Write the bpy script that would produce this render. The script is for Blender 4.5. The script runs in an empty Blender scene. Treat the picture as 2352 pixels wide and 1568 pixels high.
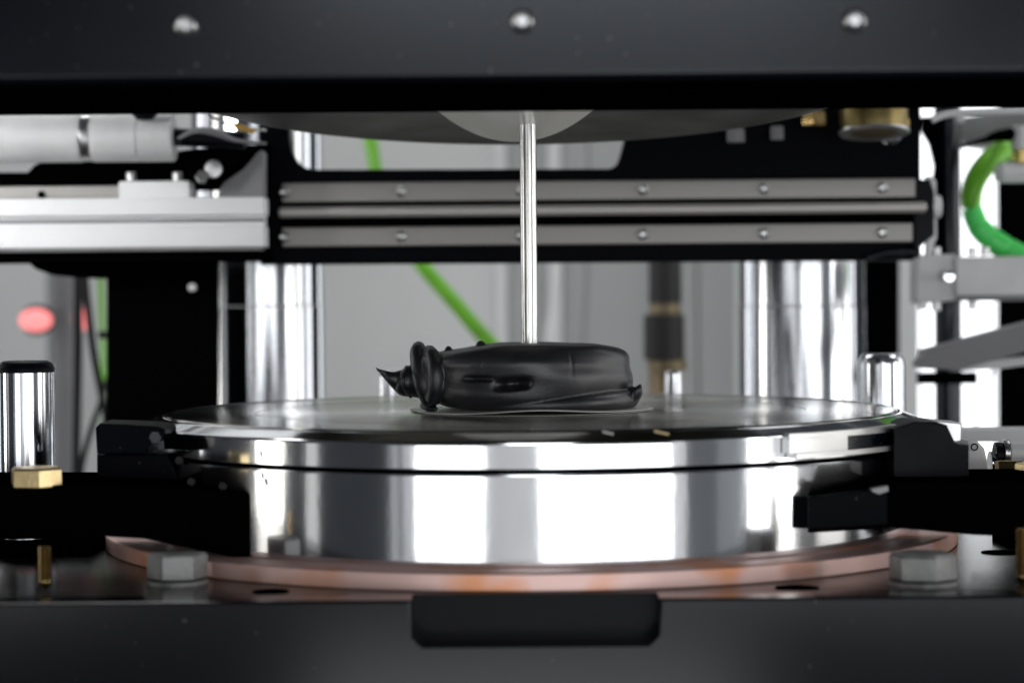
import bpy, bmesh, math, random
from mathutils import Vector, Matrix, noise
random.seed(7)
S = bpy.context.scene
COL = S.collection
PI = math.pi
R = math.radians

# ------------------------------------------------------------------ camera (all lengths below in mm)
FPX = 4950.0                      # focal length in px of a 2352 px wide picture
CAM = Vector((-7.3, -900.0, 49.3))
CROT = Matrix.Rotation(R(90 - 1.088), 3, 'X') @ Matrix.Rotation(R(-0.45), 3, 'Z')
cd = bpy.data.cameras.new('camera'); cam = bpy.data.objects.new('camera', cd); COL.objects.link(cam)
cd.sensor_width = 36; cd.lens = FPX / 2352 * 36
cam.matrix_world = Matrix.Translation(CAM * 0.001) @ CROT.to_4x4()
cd.clip_start = 0.01; cd.clip_end = 50
cd.dof.use_dof = True; cd.dof.focus_distance = 0.868; cd.dof.aperture_fstop = 7.2
cd.dof.aperture_blades = 7
S.camera = cam
S.view_settings.view_transform = 'Standard'; S.view_settings.look = 'None'
S.view_settings.exposure = 0.38; S.view_settings.gamma = 1

# ------------------------------------------------------------------ light: dim hall + added lamp panels behind the photographer
w = bpy.data.worlds.new('World'); S.world = w; w.use_nodes = True
bg = w.node_tree.nodes['Background']; bg.inputs[0].default_value = (0.80, 0.88, 1.0, 1); bg.inputs[1].default_value = 0.035

def area(name, loc, target, sx, sy, radiance, color=(1, 1, 1), spread=None):
    l = bpy.data.lights.new(name, 'AREA'); l.shape = 'RECTANGLE'; l.size = sx / 1000; l.size_y = sy / 1000
    l.energy = radiance * PI * (sx / 1000) * (sy / 1000)  ; l.color = color     # radiance -> watts
    if spread: l.spread = spread
    o = bpy.data.objects.new(name, l); COL.objects.link(o)
    o.location = Vector(loc) * 0.001
    d = (Vector(target) - Vector(loc)).normalized()
    up = Vector((0, 0, 1)) if abs(d.z) < .95 else Vector((0, 1, 0))
    z = -d; x = up.cross(z).normalized(); y = z.cross(x)
    o.rotation_euler = Matrix((x, y, z)).transposed().to_euler()
    return o
RW = 2600      # added lamp panels for windows and grey wall, on an arc round the press, seen mirrored in the steel
for a0, a1, rad, z0, z1, c in (
        (-81, -72, 4.5, -430, 300, (1, .97, .9)),
        (-64, -60, .5, -430, 300, (1, 1, .97)),
        (-38.5, -36, .30, -430, 300, (.95, .97, 1)),
        (-35, -32.5, .35, -430, 300, (.95, .97, 1)),
        (-31.5, -12.7, 2.6, -350, 60, (.98, .99, 1)),
        (-12.2, 1.5, .36, -430, 400, (1, 1, 1)),
        (-7, 11, 3.6, 460, 800, (.94, .97, 1)),  # no window: high panel added to brighten the middle of the upper beam
        (-6.5, 7, 3.0, -1050, -450, (.94, .97, 1)),  # no window: low panel added for the sheen on the front bar
        (2, 22, 2.9, -350, 220, (.96, .98, 1)),
        (22.1, 38, 2.9, -350, 220, (.96, .98, 1)),
        (38.5, 42, .5, -430, 560, (1, 1, 1)),
        (42.5, 51, .07, -430, 560, (.9, .95, 1)),
        (51, 60.0, .16, -430, 560, (.9, .95, 1)),
        (61, 67, 4.5, -430, 560, (1, 1, 1)),
        (67.3, 70.3, .5, -430, 560, (1, 1, 1)),
        (70.6, 76.4, 4.5, -430, 560, (1, .99, .97)),
        (76.6, 83, .25, -430, 560, (1, 1, 1)),
        (85, 97, 2.0, -430, 560, (1, .98, .93))):
    am = R((a0 + a1) / 2)
    area('panel_light', (RW * math.sin(am), -RW * math.cos(am), (z0 + z1) / 2), (0, 0, (z0 + z1) / 2),
         2 * RW * math.tan(R(a1 - a0) / 2), z1 - z0, rad, c)
# added fill lamps beside and behind the press
area('wall_fill', (-330, 620, 900), (-280, 1000, 0), 500, 260, 6.5, (1, 1, 1))  # unseen lamp added to light the back wall
for x, y, w_, rad in ((-1300, 330, 120, 1.2), (-1300, 700, 300, 1.4), (1300, 330, 160, 1.2), (1300, 700, 300, 1.6)):
    area('side_fill', (x, y, 100), (0, y * .6 + 120, 60), w_, 1500, rad, (.97, .98, 1))  # unseen tall strips added to give the tie bars their stripes
area('slide_fill', (-620, -250, 210), (-330, 190, 100), 220, 150, 1.6, (1, 1, 1), R(40))  # close lamp added to brighten the left profile rail
area('high_fill', (500, 250, 520), (330, 330, 60), 200, 160, 5, (1, 1, 1))

# ------------------------------------------------------------------ helpers
def at(px, py, d):
    """point (mm) seen at pixel px,py of the 2352 px wide photograph, at distance d in front of the camera"""
    v = CROT @ Vector(((px - 1176) / FPX, -(py - 784) / FPX, -1))
    return CAM + v * (d / v.y)
def sc(d): return d / FPX         # mm per px at distance d

M = {}
def mat(name, col, metal=0.0, rough=0.5, bump=0.0, bscale=400, var=0.0, vscale=60, rvar=0.0, stretch=None,
        emit=None, estr=0, spec=0.5, aniso=0.0, coat=0.0):
    m = bpy.data.materials.new(name); m.use_nodes = True; nt = m.node_tree; N = nt.nodes; L = nt.links
    b = N['Principled BSDF']
    b.inputs['Base Color'].default_value = (*col, 1); b.inputs['Metallic'].default_value = metal
    b.inputs['Roughness'].default_value = rough; b.inputs['Specular IOR Level'].default_value = spec
    b.inputs['Anisotropic'].default_value = aniso
    if aniso:
        cz = N.new('ShaderNodeCombineXYZ'); cz.inputs[2].default_value = 1; L.new(cz.outputs[0], b.inputs['Tangent'])
    if coat: b.inputs['Coat Weight'].default_value = coat; b.inputs['Coat Roughness'].default_value = .1
    tc = N.new('ShaderNodeTexCoord'); mp = N.new('ShaderNodeMapping'); L.new(tc.outputs['Object'], mp.inputs[0])
    if stretch: mp.inputs['Scale'].default_value = stretch
    if var or rvar:
        n = N.new('ShaderNodeTexNoise'); n.inputs['Scale'].default_value = vscale; n.inputs['Detail'].default_value = 6
        L.new(mp.outputs[0], n.inputs['Vector'])
        if var:
            mr = N.new('ShaderNodeMapRange'); mr.inputs[1].default_value = .3; mr.inputs[2].default_value = .7
            mr.inputs[3].default_value = 1 - var; mr.inputs[4].default_value = 1 + var
            L.new(n.outputs['Fac'], mr.inputs[0])
            mx = N.new('ShaderNodeVectorMath'); mx.operation = 'SCALE'; mx.inputs[0].default_value = col
            L.new(mr.outputs[0], mx.inputs['Scale']); L.new(mx.outputs[0], b.inputs['Base Color'])
        if rvar:
            mr = N.new('ShaderNodeMapRange'); mr.inputs[1].default_value = .3; mr.inputs[2].default_value = .7
            mr.inputs[3].default_value = max(.02, rough - rvar); mr.inputs[4].default_value = rough + rvar
            L.new(n.outputs['Fac'], mr.inputs[0]); L.new(mr.outputs[0], b.inputs['Roughness'])
    if bump:
        n = N.new('ShaderNodeTexNoise'); n.inputs['Scale'].default_value = bscale; n.inputs['Detail'].default_value = 5
        L.new(mp.outputs[0], n.inputs['Vector'])
        bp = N.new('ShaderNodeBump'); bp.inputs['Strength'].default_value = bump; bp.inputs['Distance'].default_value = 0.0004
        L.new(n.outputs['Fac'], bp.inputs['Height']); L.new(bp.outputs[0], b.inputs['Normal'])
    if emit:
        b.inputs['Emission Color'].default_value = (*emit, 1); b.inputs['Emission Strength'].default_value = estr
    M[name] = m; return m

mat('black_paint', (.003, .0035, .006), 0, .42, .25, 900, .15, 40, .08, spec=.12)
mat('black_satin', (.003, .004, .008), 0, .20, 0, 1500, .12, 7, .02, spec=.38)
M['black_satin'].node_tree.nodes['Principled BSDF'].inputs['Specular Tint'].default_value = (.90, .94, 1, 1)
mat('black_bar', (.003, .0035, .006), 0, .15, 0, 1500, .12, 7, .02, spec=.27)
mat('recess_shade', (.003, .0035, .006), 0, .3, 0, 1500, .12, 7, .03, spec=.09)  # bar colour with its gloss cut, to paint in the recess shade
mat('black_plate', (.0025, .003, .005), 0, .40, .10, 1500, .12, 9, .07, spec=.03)
mat('black_matte', (.0015, .0015, .002), 0, .8, .2, 700, spec=0)
mat('dark_anodised', (.055, .052, .05), .8, .24, .1, 500, .2, 40, stretch=(.05, 1, 1))
mat('chrome', (.90, .91, .93), 1, .05, .0, rvar=.02, vscale=80)
mat('chrome_ground', (.88, .90, .94), 1, .17, aniso=.92)
mat('mold_side', (.78, .79, .81), 1, .095, .04, 350, .10, 22, .02, stretch=(1, 1, .3))
mat('pin_steel', (.94, .93, .90), 1, .22, .35, 700, stretch=(1, 1, .01), aniso=.9)
mat('steel', (.62, .62, .62), 1, .32, .1, 600, .1, 50, .06)
mat('bolt_steel', (.33, .33, .325), .4, .5, .5, 500, .3, 120, .1)
mat('rail_steel', (.32, .31, .295), .55, .42, .15, 500, .08, 30, stretch=(.03, 1, 1))
mat('rod_steel', (.62, .60, .57), .4, .35)
mat('aluminium', (.90, .91, .92), .05, .5, .1, 600, .03, 30)
mat('cast_aluminium', (.74, .75, .75), .1, .5, .3, 700, .06, 60)
mat('grey_paint', (.25, .25, .26), 0, .5, .2, 600, .06, 40)
mat('brass', (.78, .56, .24), 1, .25, .2, 500, .15, 80)
mat('gold_zinc', (.85, .66, .34), .9, .3, .2, 500, .1, 80)
mat('green_hose', (.20, .60, .03), 0, .38, .1, 500, .1, 50)
mat('green_sleeve', (.10, .86, .17), 0, .28, .1, 500, .04, 50)
mat('paper_white', (.88, .87, .83), 0, .28, .15, 900, .02, 60)
mat('paper_upper', (.95, .93, .86), 0, .35, .1, 900, .03, 60, coat=.3)
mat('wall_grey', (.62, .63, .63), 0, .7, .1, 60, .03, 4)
mat('wall_shade', (.40, .41, .41), 0, .7, .1, 60, .05, 4)  # wall grey darkened: weaker light on the right-hand panels put into the colour
mat('wall_strip', (.72, .73, .74), 0, .6)
mat('white_frame', (.75, .76, .76), 0, .5)
mat('cable_black', (.004, .004, .005), 0, .5, spec=.2)
mat('red_lamp', (.8, .1, .1), 0, .4, emit=(1, .30, .30), estr=.95)
mat('window_pane', (.8, .85, .9), 0, .4, emit=(.96, .98, 1), estr=1.35)
mat('vinyl_black', (.014, .0145, .019), 0, .40, .25, 1600, .12, 120, .04, spec=.95)
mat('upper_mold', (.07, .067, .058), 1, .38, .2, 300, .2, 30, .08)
mat('brass_dull', (.30, .235, .14), .5, .5, .2, 500, .2, 60)
mat('pole_rubber', (.035, .033, .033), 0, .6)
mat('brass_dark', (.22, .17, .07), 1, .4, .2, 500, .2, 60)
mat('tape_amber', (.62, .38, .08), 0, .5)

def specks(nm, amount, col):
    nt = M[nm].node_tree; N = nt.nodes; L = nt.links; b = N['Principled BSDF']
    tc = N.new('ShaderNodeTexCoord'); n = N.new('ShaderNodeTexNoise'); n.inputs['Scale'].default_value = 420; n.inputs['Detail'].default_value = 1
    L.new(tc.outputs['Object'], n.inputs['Vector']); src = b.inputs['Base Color'].links[0].from_socket
    cr = N.new('ShaderNodeMapRange'); cr.inputs[1].default_value = amount; cr.inputs[2].default_value = amount + .05; L.new(n.outputs['Fac'], cr.inputs[0])
    mx = N.new('ShaderNodeMix'); mx.data_type = 'RGBA'; mx.inputs[7].default_value = (*col, 1)
    L.new(cr.outputs[0], mx.inputs[0]); L.new(src, mx.inputs[6]); L.new(mx.outputs[2], b.inputs['Base Color'])
specks('black_satin', .75, (.10, .10, .11)); specks('black_bar', .75, (.10, .10, .11)); specks('black_plate', .75, (.05, .05, .05))
# pressing face: very fine concentric turning marks plus slow waviness
def disc_mat(nm, col, ro):
    m = mat(nm, col, 1, ro); nt = m.node_tree; N = nt.nodes; L = nt.links; b = N['Principled BSDF']
    tc = N.new('ShaderNodeTexCoord')
    vm = N.new('ShaderNodeVectorMath'); vm.operation = 'MULTIPLY'; vm.inputs[1].default_value = (1, 1, 0)
    vn = N.new('ShaderNodeVectorMath'); vn.operation = 'NORMALIZE'
    L.new(tc.outputs['Object'], vm.inputs[0]); L.new(vm.outputs[0], vn.inputs[0]); L.new(vn.outputs[0], b.inputs['Tangent'])
    b.inputs['Anisotropic'].default_value = .93          # pressed groove lines run round the disc
    wv = N.new('ShaderNodeTexWave'); wv.wave_type = 'RINGS'; wv.rings_direction = 'Z'; wv.inputs['Scale'].default_value = 260
    wv.inputs['Distortion'].default_value = .4
    L.new(tc.outputs['Object'], wv.inputs['Vector'])
    n = N.new('ShaderNodeTexNoise'); n.inputs['Scale'].default_value = 16; n.inputs['Detail'].default_value = 3
    L.new(tc.outputs['Object'], n.inputs['Vector'])
    b1 = N.new('ShaderNodeBump'); b1.inputs['Strength'].default_value = .05; b1.inputs['Distance'].default_value = .0003
    L.new(wv.outputs['Fac'], b1.inputs['Height'])
    b2 = N.new('ShaderNodeBump'); b2.inputs['Strength'].default_value = .35; b2.inputs['Distance'].default_value = .0006
    L.new(n.outputs['Fac'], b2.inputs['Height']); L.new(b1.outputs[0], b2.inputs['Normal']); L.new(b2.outputs[0], b.inputs['Normal'])
disc_mat('mold_face', (.50, .49, .45), .20)
disc_mat('mold_ring', (.50, .495, .46), .16)
# copper with rusty blotches
def copper_mat():
    m = mat('copper', (.90, .48, .38), .45, .48, .15, 500); nt = m.node_tree; N = nt.nodes; L = nt.links; b = N['Principled BSDF']
    tc = N.new('ShaderNodeTexCoord'); n = N.new('ShaderNodeTexNoise'); n.inputs['Scale'].default_value = 34; n.inputs['Detail'].default_value = 2
    L.new(tc.outputs['Object'], n.inputs['Vector'])
    cr = N.new('ShaderNodeValToRGB'); e = cr.color_ramp.elements
    e[0].position = .50; e[0].color = (.99, .68, .62, 1); e[1].position = .66; e[1].color = (.96, .44, .24, 1)
    L.new(n.outputs['Fac'], cr.inputs[0]); L.new(cr.outputs[0], b.inputs['Base Color'])
copper_mat()

def tag(o, label=None, cat=None, group=None, kind=None):
    if label: o['label'] = label
    if cat: o['category'] = cat
    if group: o['group'] = group
    if kind: o['kind'] = kind
    return o
ROOT = {}
def root_loc(o):
    while o.parent: o = o.parent
    return Vector(o['_base'])
def thing(name, base, label, cat, group=None):
    o = bpy.data.objects.new(name, None); COL.objects.link(o); o.empty_display_size = .01
    o.location = Vector(base) * .001; BASES[o.name] = Vector(base)
    return tag(o, label, cat, group)
BASES = {}
def base_of(o):
    while o.parent: o = o.parent
    return BASES[o.name]
def obj(name, bm, m, parent=None, smooth=True, base=None, angle=40):
    """link bm (built in world mm) as one object"""
    if parent: b = base_of(parent)
    else:
        if base is None:
            xs = [v.co for v in bm.verts]
            lo = Vector((min(c.x for c in xs), min(c.y for c in xs), min(c.z for c in xs)))
            hi = Vector((max(c.x for c in xs), max(c.y for c in xs), max(c.z for c in xs)))
            base = Vector(((lo.x + hi.x) / 2, (lo.y + hi.y) / 2, lo.z))
        b = Vector(base)
    bmesh.ops.translate(bm, verts=bm.verts, vec=-b); bmesh.ops.scale(bm, verts=bm.verts, vec=(.001,) * 3)
    bmesh.ops.recalc_face_normals(bm, faces=bm.faces)
    me = bpy.data.meshes.new(name); bm.to_mesh(me); bm.free()
    me.materials.append(M[m])
    if smooth:
        for p in me.polygons: p.use_smooth = True
        me.set_sharp_from_angle(angle=R(angle))
    o = bpy.data.objects.new(name, me); COL.objects.link(o)
    if smooth and name != 'vinyl_puck':
        wn = o.modifiers.new('flat_faces', 'WEIGHTED_NORMAL'); wn.mode = 'FACE_AREA'; wn.weight = 90; wn.keep_sharp = True
    if parent: o.parent = parent
    else: o.location = b * .001; BASES[o.name] = b
    return o
def again(o, delta, parent=None, rot=0):
    """another part sharing the mesh of o, shifted by delta mm"""
    c = o.copy(); COL.objects.link(c); c.parent = parent or o.parent
    c.location = o.location + Vector(delta) * .001
    return c
def NB(): return bmesh.new()
def box(bm, lo, hi, bev=.6, seg=2):
    r = bmesh.ops.create_cube(bm, size=1); vs = r['verts']
    lo = Vector(lo); hi = Vector(hi)
    for v in vs: v.co = Vector(((lo[i] + hi[i]) / 2 + v.co[i] * (hi[i] - lo[i])) for i in range(3))
    if bev:
        es = list({e for v in vs for e in v.link_edges})
        r2 = bmesh.ops.bevel(bm, geom=es, offset=bev, segments=seg, affect='EDGES', profile=.5)
        vs = list({v for f in r2['faces'] for v in f.verts} | {v for v in vs if v.is_valid})
    return vs
def pbox(bm, x0, y0, x1, y1, d, depth, bev=.6):
    """box whose FRONT face covers the pixel rectangle at distance d"""
    a = at(x0, y1, d); b = at(x1, y0, d)
    # level box: average out the slight camera roll
    cx, cz = (a.x + b.x) / 2, (a.z + b.z) / 2
    w_, h_ = (x1 - x0) * sc(d) / 2, (y1 - y0) * sc(d) / 2
    return box(bm, (cx - w_, d - 900, cz - h_), (cx + w_, d - 900 + depth, cz + h_), bev)
def cyl(bm, a, b, r0, r1=None, n=40, bev=0, cap=True):
    a, b = Vector(a), Vector(b); r1 = r0 if r1 is None else r1
    prof = [(r0, 0), (r1, (b - a).length)]
    if bev: L_ = (b - a).length; prof = [(r0 - bev, 0), (r0 - bev * .3, bev * .3), (r0, bev), (r1, L_ - bev), (r1 - bev * .3, L_ - bev * .3), (r1 - bev, L_)]
    lathe(bm, prof, n, a, (b - a).normalized(), cap)
def lathe(bm, prof, n=64, org=(0, 0, 0), axis=(0, 0, 1), cap=True, ph=0):
    q = Vector((0, 0, 1)).rotation_difference(Vector(axis)); org = Vector(org); rings = []
    for r, z in prof:
        if r < 1e-6: rings.append([bm.verts.new(org + q @ Vector((0, 0, z)))])
        else: rings.append([bm.verts.new(org + q @ Vector((r * math.cos(ph + 2 * PI * i / n), r * math.sin(ph + 2 * PI * i / n), z))) for i in range(n)])
    for A, B in zip(rings, rings[1:]):
        if len(A) == 1 and len(B) == 1: continue
        for i in range(n):
            j = (i + 1) % n
            if len(A) == 1: bm.faces.new((A[0], B[i], B[j]))
            elif len(B) == 1: bm.faces.new((A[i], B[0], A[j]))
            else: bm.faces.new((A[i], B[i], B[j], A[j]))
    if cap:
        for A in (rings[0], rings[-1]):
            if len(A) > 2: bm.faces.new(A)
def prism(bm, pts, y0, y1, bev=0):  # front and back caps are n-gons, triangulated after their normals are known
    """polygon in x,z (mm) extruded from y0 to y1"""
    f = [bm.verts.new((x, y0, z)) for x, z in pts]; g = [bm.verts.new((x, y1, z)) for x, z in pts]
    n = len(pts); fs = [bm.faces.new(f), bm.faces.new(g)]
    for i in range(n): bm.faces.new((f[i], f[(i + 1) % n], g[(i + 1) % n], g[i]))
    if bev:
        es = [e for e in fs[0].edges]
        bmesh.ops.bevel(bm, geom=es, offset=bev, segments=2, affect='EDGES', profile=.5)
    bm.normal_update()
    bmesh.ops.triangulate(bm, faces=[f for f in bm.faces if len(f.verts) > 4], quad_method='BEAUTY', ngon_method='EAR_CLIP')
def pprism(bm, pix, d, depth, bev=0):
    pts = [at(x, y, d) for x, y in pix]
    prism(bm, [(p.x, p.z) for p in pts], d - 900, d - 900 + depth, bev)
def smoothpath(pts, k=8):
    """Catmull-Rom through (x,y,z,r)"""
    out = []; P_ = [pts[0]] + list(pts) + [pts[-1]]
    for i in range(1, len(P_) - 2):
        p0, p1, p2, p3 = (Vector(q) for q in P_[i - 1:i + 3])
        for j in range(k):
            t = j / k
            out.append(.5 * ((2 * p1) + (p2 - p0) * t + (2 * p0 - 5 * p1 + 4 * p2 - p3) * t * t + (3 * p1 - p0 - 3 * p2 + p3) * t ** 3))
    out.append(Vector(P_[-2])); return out
def tube(bm, pts, n=16, k=8):
    """pts: (x,y,z,r) in mm"""
    ps = smoothpath([tuple(p) for p in pts], k); rings = []; up = None
    for i, p in enumerate(ps):
        a = ps[max(0, i - 1)].xyz if hasattr(ps[0], 'xyz') else Vector(ps[max(0, i - 1)][:3])
        b = Vector(ps[min(len(ps) - 1, i + 1)][:3]); a = Vector(ps[max(0, i - 1)][:3])
        t = (b - a).normalized()
        if up is None: up = t.orthogonal().normalized()
        up = (up - t * up.dot(t)).normalized(); s = t.cross(up)
        c = Vector(p[:3]); r = max(p[3], .05)
        rings.append([bm.verts.new(c + (up * math.cos(2 * PI * j / n) + s * math.sin(2 * PI * j / n)) * r) for j in range(n)])
    for A, B in zip(rings, rings[1:]):
        for j in range(n): bm.faces.new((A[j], A[(j + 1) % n], B[(j + 1) % n], B[j]))
    bm.faces.new(rings[0]); bm.faces.new(rings[-1])
def ptube(bm, pix, n=16, k=8):
    """pix: (px,py,d,r_px)"""
    tube(bm, [(*at(x, y, d), r * sc(d)) for x, y, d, r in pix], n, k)
def hexp(bm, c, r, h, ph=0, axis=(0, 0, 1)):
    prof = [(r * .9, 0), (r, h * .08), (r, h * .88), (r * .9, h)]
    lathe(bm, prof, 6, c, axis, True, ph)

# ------------------------------------------------------------------ background hall: wall with flat panels, bright window
WY = 1900 - 900
wr = thing('wall', (0, WY, -900), 'pale grey panelled wall far behind the press', 'wall')
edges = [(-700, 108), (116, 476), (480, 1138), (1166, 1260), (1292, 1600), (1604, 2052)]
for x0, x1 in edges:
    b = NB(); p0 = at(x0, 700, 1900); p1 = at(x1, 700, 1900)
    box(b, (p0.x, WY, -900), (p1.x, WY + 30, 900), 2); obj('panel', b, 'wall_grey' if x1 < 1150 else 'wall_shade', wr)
for x0, x1 in ((1138, 1166), (1260, 1292)):
    b = NB(); p0 = at(x0, 700, 1900); p1 = at(x1, 700, 1900)
    box(b, (p0.x + .3, WY - 5, -900), (p1.x - .3, WY + 20, 900), 2); obj('joint_strip', b, 'wall_strip', wr)
win = thing('window', (400, WY - 20, -900), 'tall overexposed white window at the far right behind the press', 'window')
b = NB(); p0 = at(2052, 700, 1880); p1 = at(2292, 700, 1880)
box(b, (p0.x, WY - 20, -900), (p1.x, WY - 10, 900), 0); obj('pane', b, 'window_pane', win)
b = NB(); p0 = at(2064, 700, 1700); p1 = at(2112, 700, 1700)
box(b, (p0.x, 800, -700), (p1.x, 830, 900), 2); o = obj('white_post', b, 'white_frame')
tag(o, 'white vertical post in front of the bright window, right of the black column', 'post')
b = NB(); p0 = at(2292, 700, 1700); p1 = at(2700, 700, 1700); zt = at(2300, 395, 1700).z
box(b, (p0.x, 800, -700), (p1.x, 806, zt), 1)
tag(obj('cabinet', b, 'black_matte'), 'tall matt black cabinet at the right edge behind the green hose', 'cabinet')
# pipe and red lamps at the left
b = NB(); p = at(143, 700, 1650); cyl(b, (p.x, 750, -600), (p.x, 750, 600), 34 * sc(1650))
tag(obj('grey_pipe', b, 'grey_paint'), 'thick grey vertical pipe in front of the wall at the left', 'pipe')
for (x, y, rx, ry, lb) in ((82, 735, 38, 26, 'round red glowing lamp on the wall, left of the grey pipe'),
                           (186, 733, 18, 28, 'red glowing lamp half hidden behind the black cables')):
    t = thing('red_lamp', at(x, y, 1600), lb, 'lamp', 'red lamps at the left')
    c = at(x, y, 1600); b = NB()
    lathe(b, [(rx * sc(1600) * math.cos(a) if a < PI / 2 - .01 else 0, rx * sc(1600) * .5 * math.sin(a)) for a in [i * PI / 16 for i in range(9)]], 24, c, (0, -1, 0))
    bmesh.ops.scale(b, verts=b.verts, vec=(1, 1, ry / rx), space=Matrix.Translation(-c)); obj('lens', b, 'red_lamp', t)
    b = NB(); cyl(b, c + Vector((0, .3, 0)), c + Vector((0, 12, 0)), rx * sc(1600) * .9); obj('socket', b, 'black_matte', t)

# ------------------------------------------------------------------ tie bars and dark frame columns
for x, lb in ((593, 'thick chrome tie bar on the left, beside the black frame column'), (1833, 'thick chrome tie bar on the right, behind the mold')):
    d = 1250; p = at(x, 700, d); rr = 152 * sc(d)
    t = thing('tie_bar', (p.x, d - 900, -120), lb, 'steel column', 'chrome tie bars of the press')
    zj = at(x, 703, d).z
    b = NB(); cyl(b, (p.x, d - 900, -120), (p.x, d - 900, zj - .25), rr, n=96, bev=.15); obj('lower_section', b, 'chrome_ground', t)
    b = NB(); cyl(b, (p.x, d - 900, zj + .35), (p.x, d - 900, 260), rr - .3, n=96, bev=.15); obj('upper_section', b, 'chrome_ground', t)
b = NB(); pprism(b, [(245, 560), (499, 560), (499, 1080), (245, 1080)], 1160, 8, .6)
fc = obj('frame_column', b, 'black_matte'); tag(fc, 'wide black frame column on the left in front of the chrome tie bar', 'column')
d = 1155; p = at(440, 660, d); b = NB(); cyl(b, p, p + Vector((0, 6, 0)), 9 * sc(d), n=20)
t = obj('bolt', b, 'aluminium'); tag(t, 'small bright round bolt on the wide black frame column', 'bolt')
b = NB(); pprism(b, [(1986, 560), (2066, 560), (2066, 1000), (1986, 1000)], 1420, 60, .6)
tag(obj('frame_column', b, 'black_matte'), 'narrow black frame column on the right between tie bar and white post', 'column')

# ------------------------------------------------------------------ linear slide: black plate, two rails, round rod
DS = 1130
sl = thing('slide_unit', at(1350, 610, DS), 'black slide plate with two grey rails and a rod behind the pin', 'linear slide')
b = NB(); pprism(b, [(598, 180), (664, 180), (664, 316), (670, 348), (682, 372), (700, 385), (722, 390), (1400, 388), (1416, 380), (1424, 362), (1434, 325),
                     (1440, 180), (2114, 180), (2114, 585), (2095, 598), (598, 608)], DS, 14, 0)
obj('back_plate', b, 'black_plate', sl)
for y0, y1, xe in ((415, 459, 2102), (517, 561, 2096)):
    b = NB(); pbox(b, 648, y0, xe, y1, DS - 8, 8.2, .8); obj('rail', b, 'rail_steel', sl)
b = NB(); pbox(b, 648, 458, 2122, 518, DS - 3, 2.8, .3); obj('rail_gap', b, 'black_matte', sl)
b = NB(); p0 = at(640, 482, DS - 8); p1 = at(2128, 482, DS - 8); zc = (p0.z + p1.z) / 2
cyl(b, (p0.x, DS - 908, zc), (p1.x, DS - 908, zc), 12.5 * sc(DS), n=32, bev=1.6); obj('slide_rod', b, 'rod_steel', sl)
first = None
for row, yy in enumerate((437, 539.5)):
    for x in (655, 921, 1196, 1477, 1755, 2027):
        p = at(x, 437 if row == 0 else 539.5, DS - 9); q = at(1350, yy, DS - 9); p.z = q.z
        if first is None:
            b = NB(); lathe(b, [(0, .2), (1.1, .2), (1.3, .9), (2.2, 1.2), (2.7, .8), (2.9, 0)], 20, p, (0, -1, 0)); first = obj('rail_screw', b, 'steel', sl); fp = p
        else: again(first, p - fp)
b = NB(); pprism(b, [(2100, 412), (2136, 412), (2146, 440), (2146, 540), (2100, 578)], DS - 6, 10, .5); obj('end_block', b, 'black_paint', sl)
b = NB(); pprism(b, [(2136, 404), (2150, 415), (2152, 545), (2134, 590), (2128, 590), (2128, 404)], DS + 8, 5, .4); obj('end_cap', b, 'aluminium', sl)
p = at(2160, 475, DS); b = NB(); cyl(b, p, p + Vector((-10, 0, 0)), 26 * sc(DS), n=24, bev=.8); obj('end_nut', b, 'aluminium', sl)
b = NB(); ptube(b, [(1990, 592, DS - 4, 5), (2040, 580, DS - 4, 7), (2085, 577, DS - 4, 8), (2112, 584, DS - 4, 8)]); obj('corner_tube', b, 'black_satin', sl)
b = NB(); p0 = at(-300, 578, 1100); p1 = at(612, 576, 1100); b2 = at(0, 606, 1100)
box(b, (p0.x, 200, b2.z + .6), (p1.x, 238, p1.z + 1.5), .6); obj('cross_beam', b, 'black_matte', sl)
b = NB(); pprism(b, [(62, 600), (250, 600), (250, 640), (180, 638), (120, 632), (82, 618)], 1140, 40); obj('cable_tray', b, 'black_matte', sl)
# upper left: aluminium profile, carriage block, gusset, air cylinder
DA = 1085
al = thing('profile_rail', at(300, 576, DA), 'silver grooved aluminium profile on the left of the slide', 'aluminium profile')
for y0, y1 in ((456, 497), (523, 570)):
    b = NB(); pbox(b, -400, y0, 606, y1, DA, 20, .7); obj('profile_band', b, 'aluminium', al)
b = NB(); pbox(b, -400, 495, 606, 525, DA + 5, 12, .3); obj('groove_floor', b, 'aluminium', al)
b = NB(); pbox(b, -400, 505, 606, 513, DA + 3, 4, .4); obj('groove_lip', b, 'grey_paint', al)
b = NB(); pbox(b, -400, 570, 600, 578, DA + 2, 16, .3); obj('lower_lip', b, 'grey_paint', al)
cb = thing('carriage_block', at(353, 456, DA), 'small silver block with two upright pins on the aluminium profile', 'block')
b = NB(); pbox(b, 272, 416, 436, 456, DA + 2, 16, 1.2); obj('block', b, 'aluminium', cb)
for x in (301, 407):
    p0 = at(x, 417, DA + 10); p1 = at(x, 396, DA + 10); b = NB(); cyl(b, p0, p1, 12 * sc(DA), n=20, bev=.5); obj('pin', b, 'steel', cb)
b = NB(); pprism(b, [(497, 455), (510, 420), (560, 392), (590, 352), (600, 345), (605, 350), (605, 455)], DA + 4, 14, .6)
tag(obj('gusset', b, 'grey_paint'), 'grey triangular gusset plate standing on the aluminium profile', 'bracket')
b = NB(); pbox(b, -300, 429, 272, 456, DA + 14, 10, .4); o = obj('drilled_strip', b, 'rail_steel')
tag(o, 'flat grey metal strip with a hole, left of the small silver block', 'metal strip')
p = at(95, 447, DA + 13); b = NB(); cyl(b, p, p + Vector((0, 2, 0)), 9 * sc(DA), n=20); hb = base_of(o)
h = obj('hole', b, 'black_matte', o)
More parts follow.
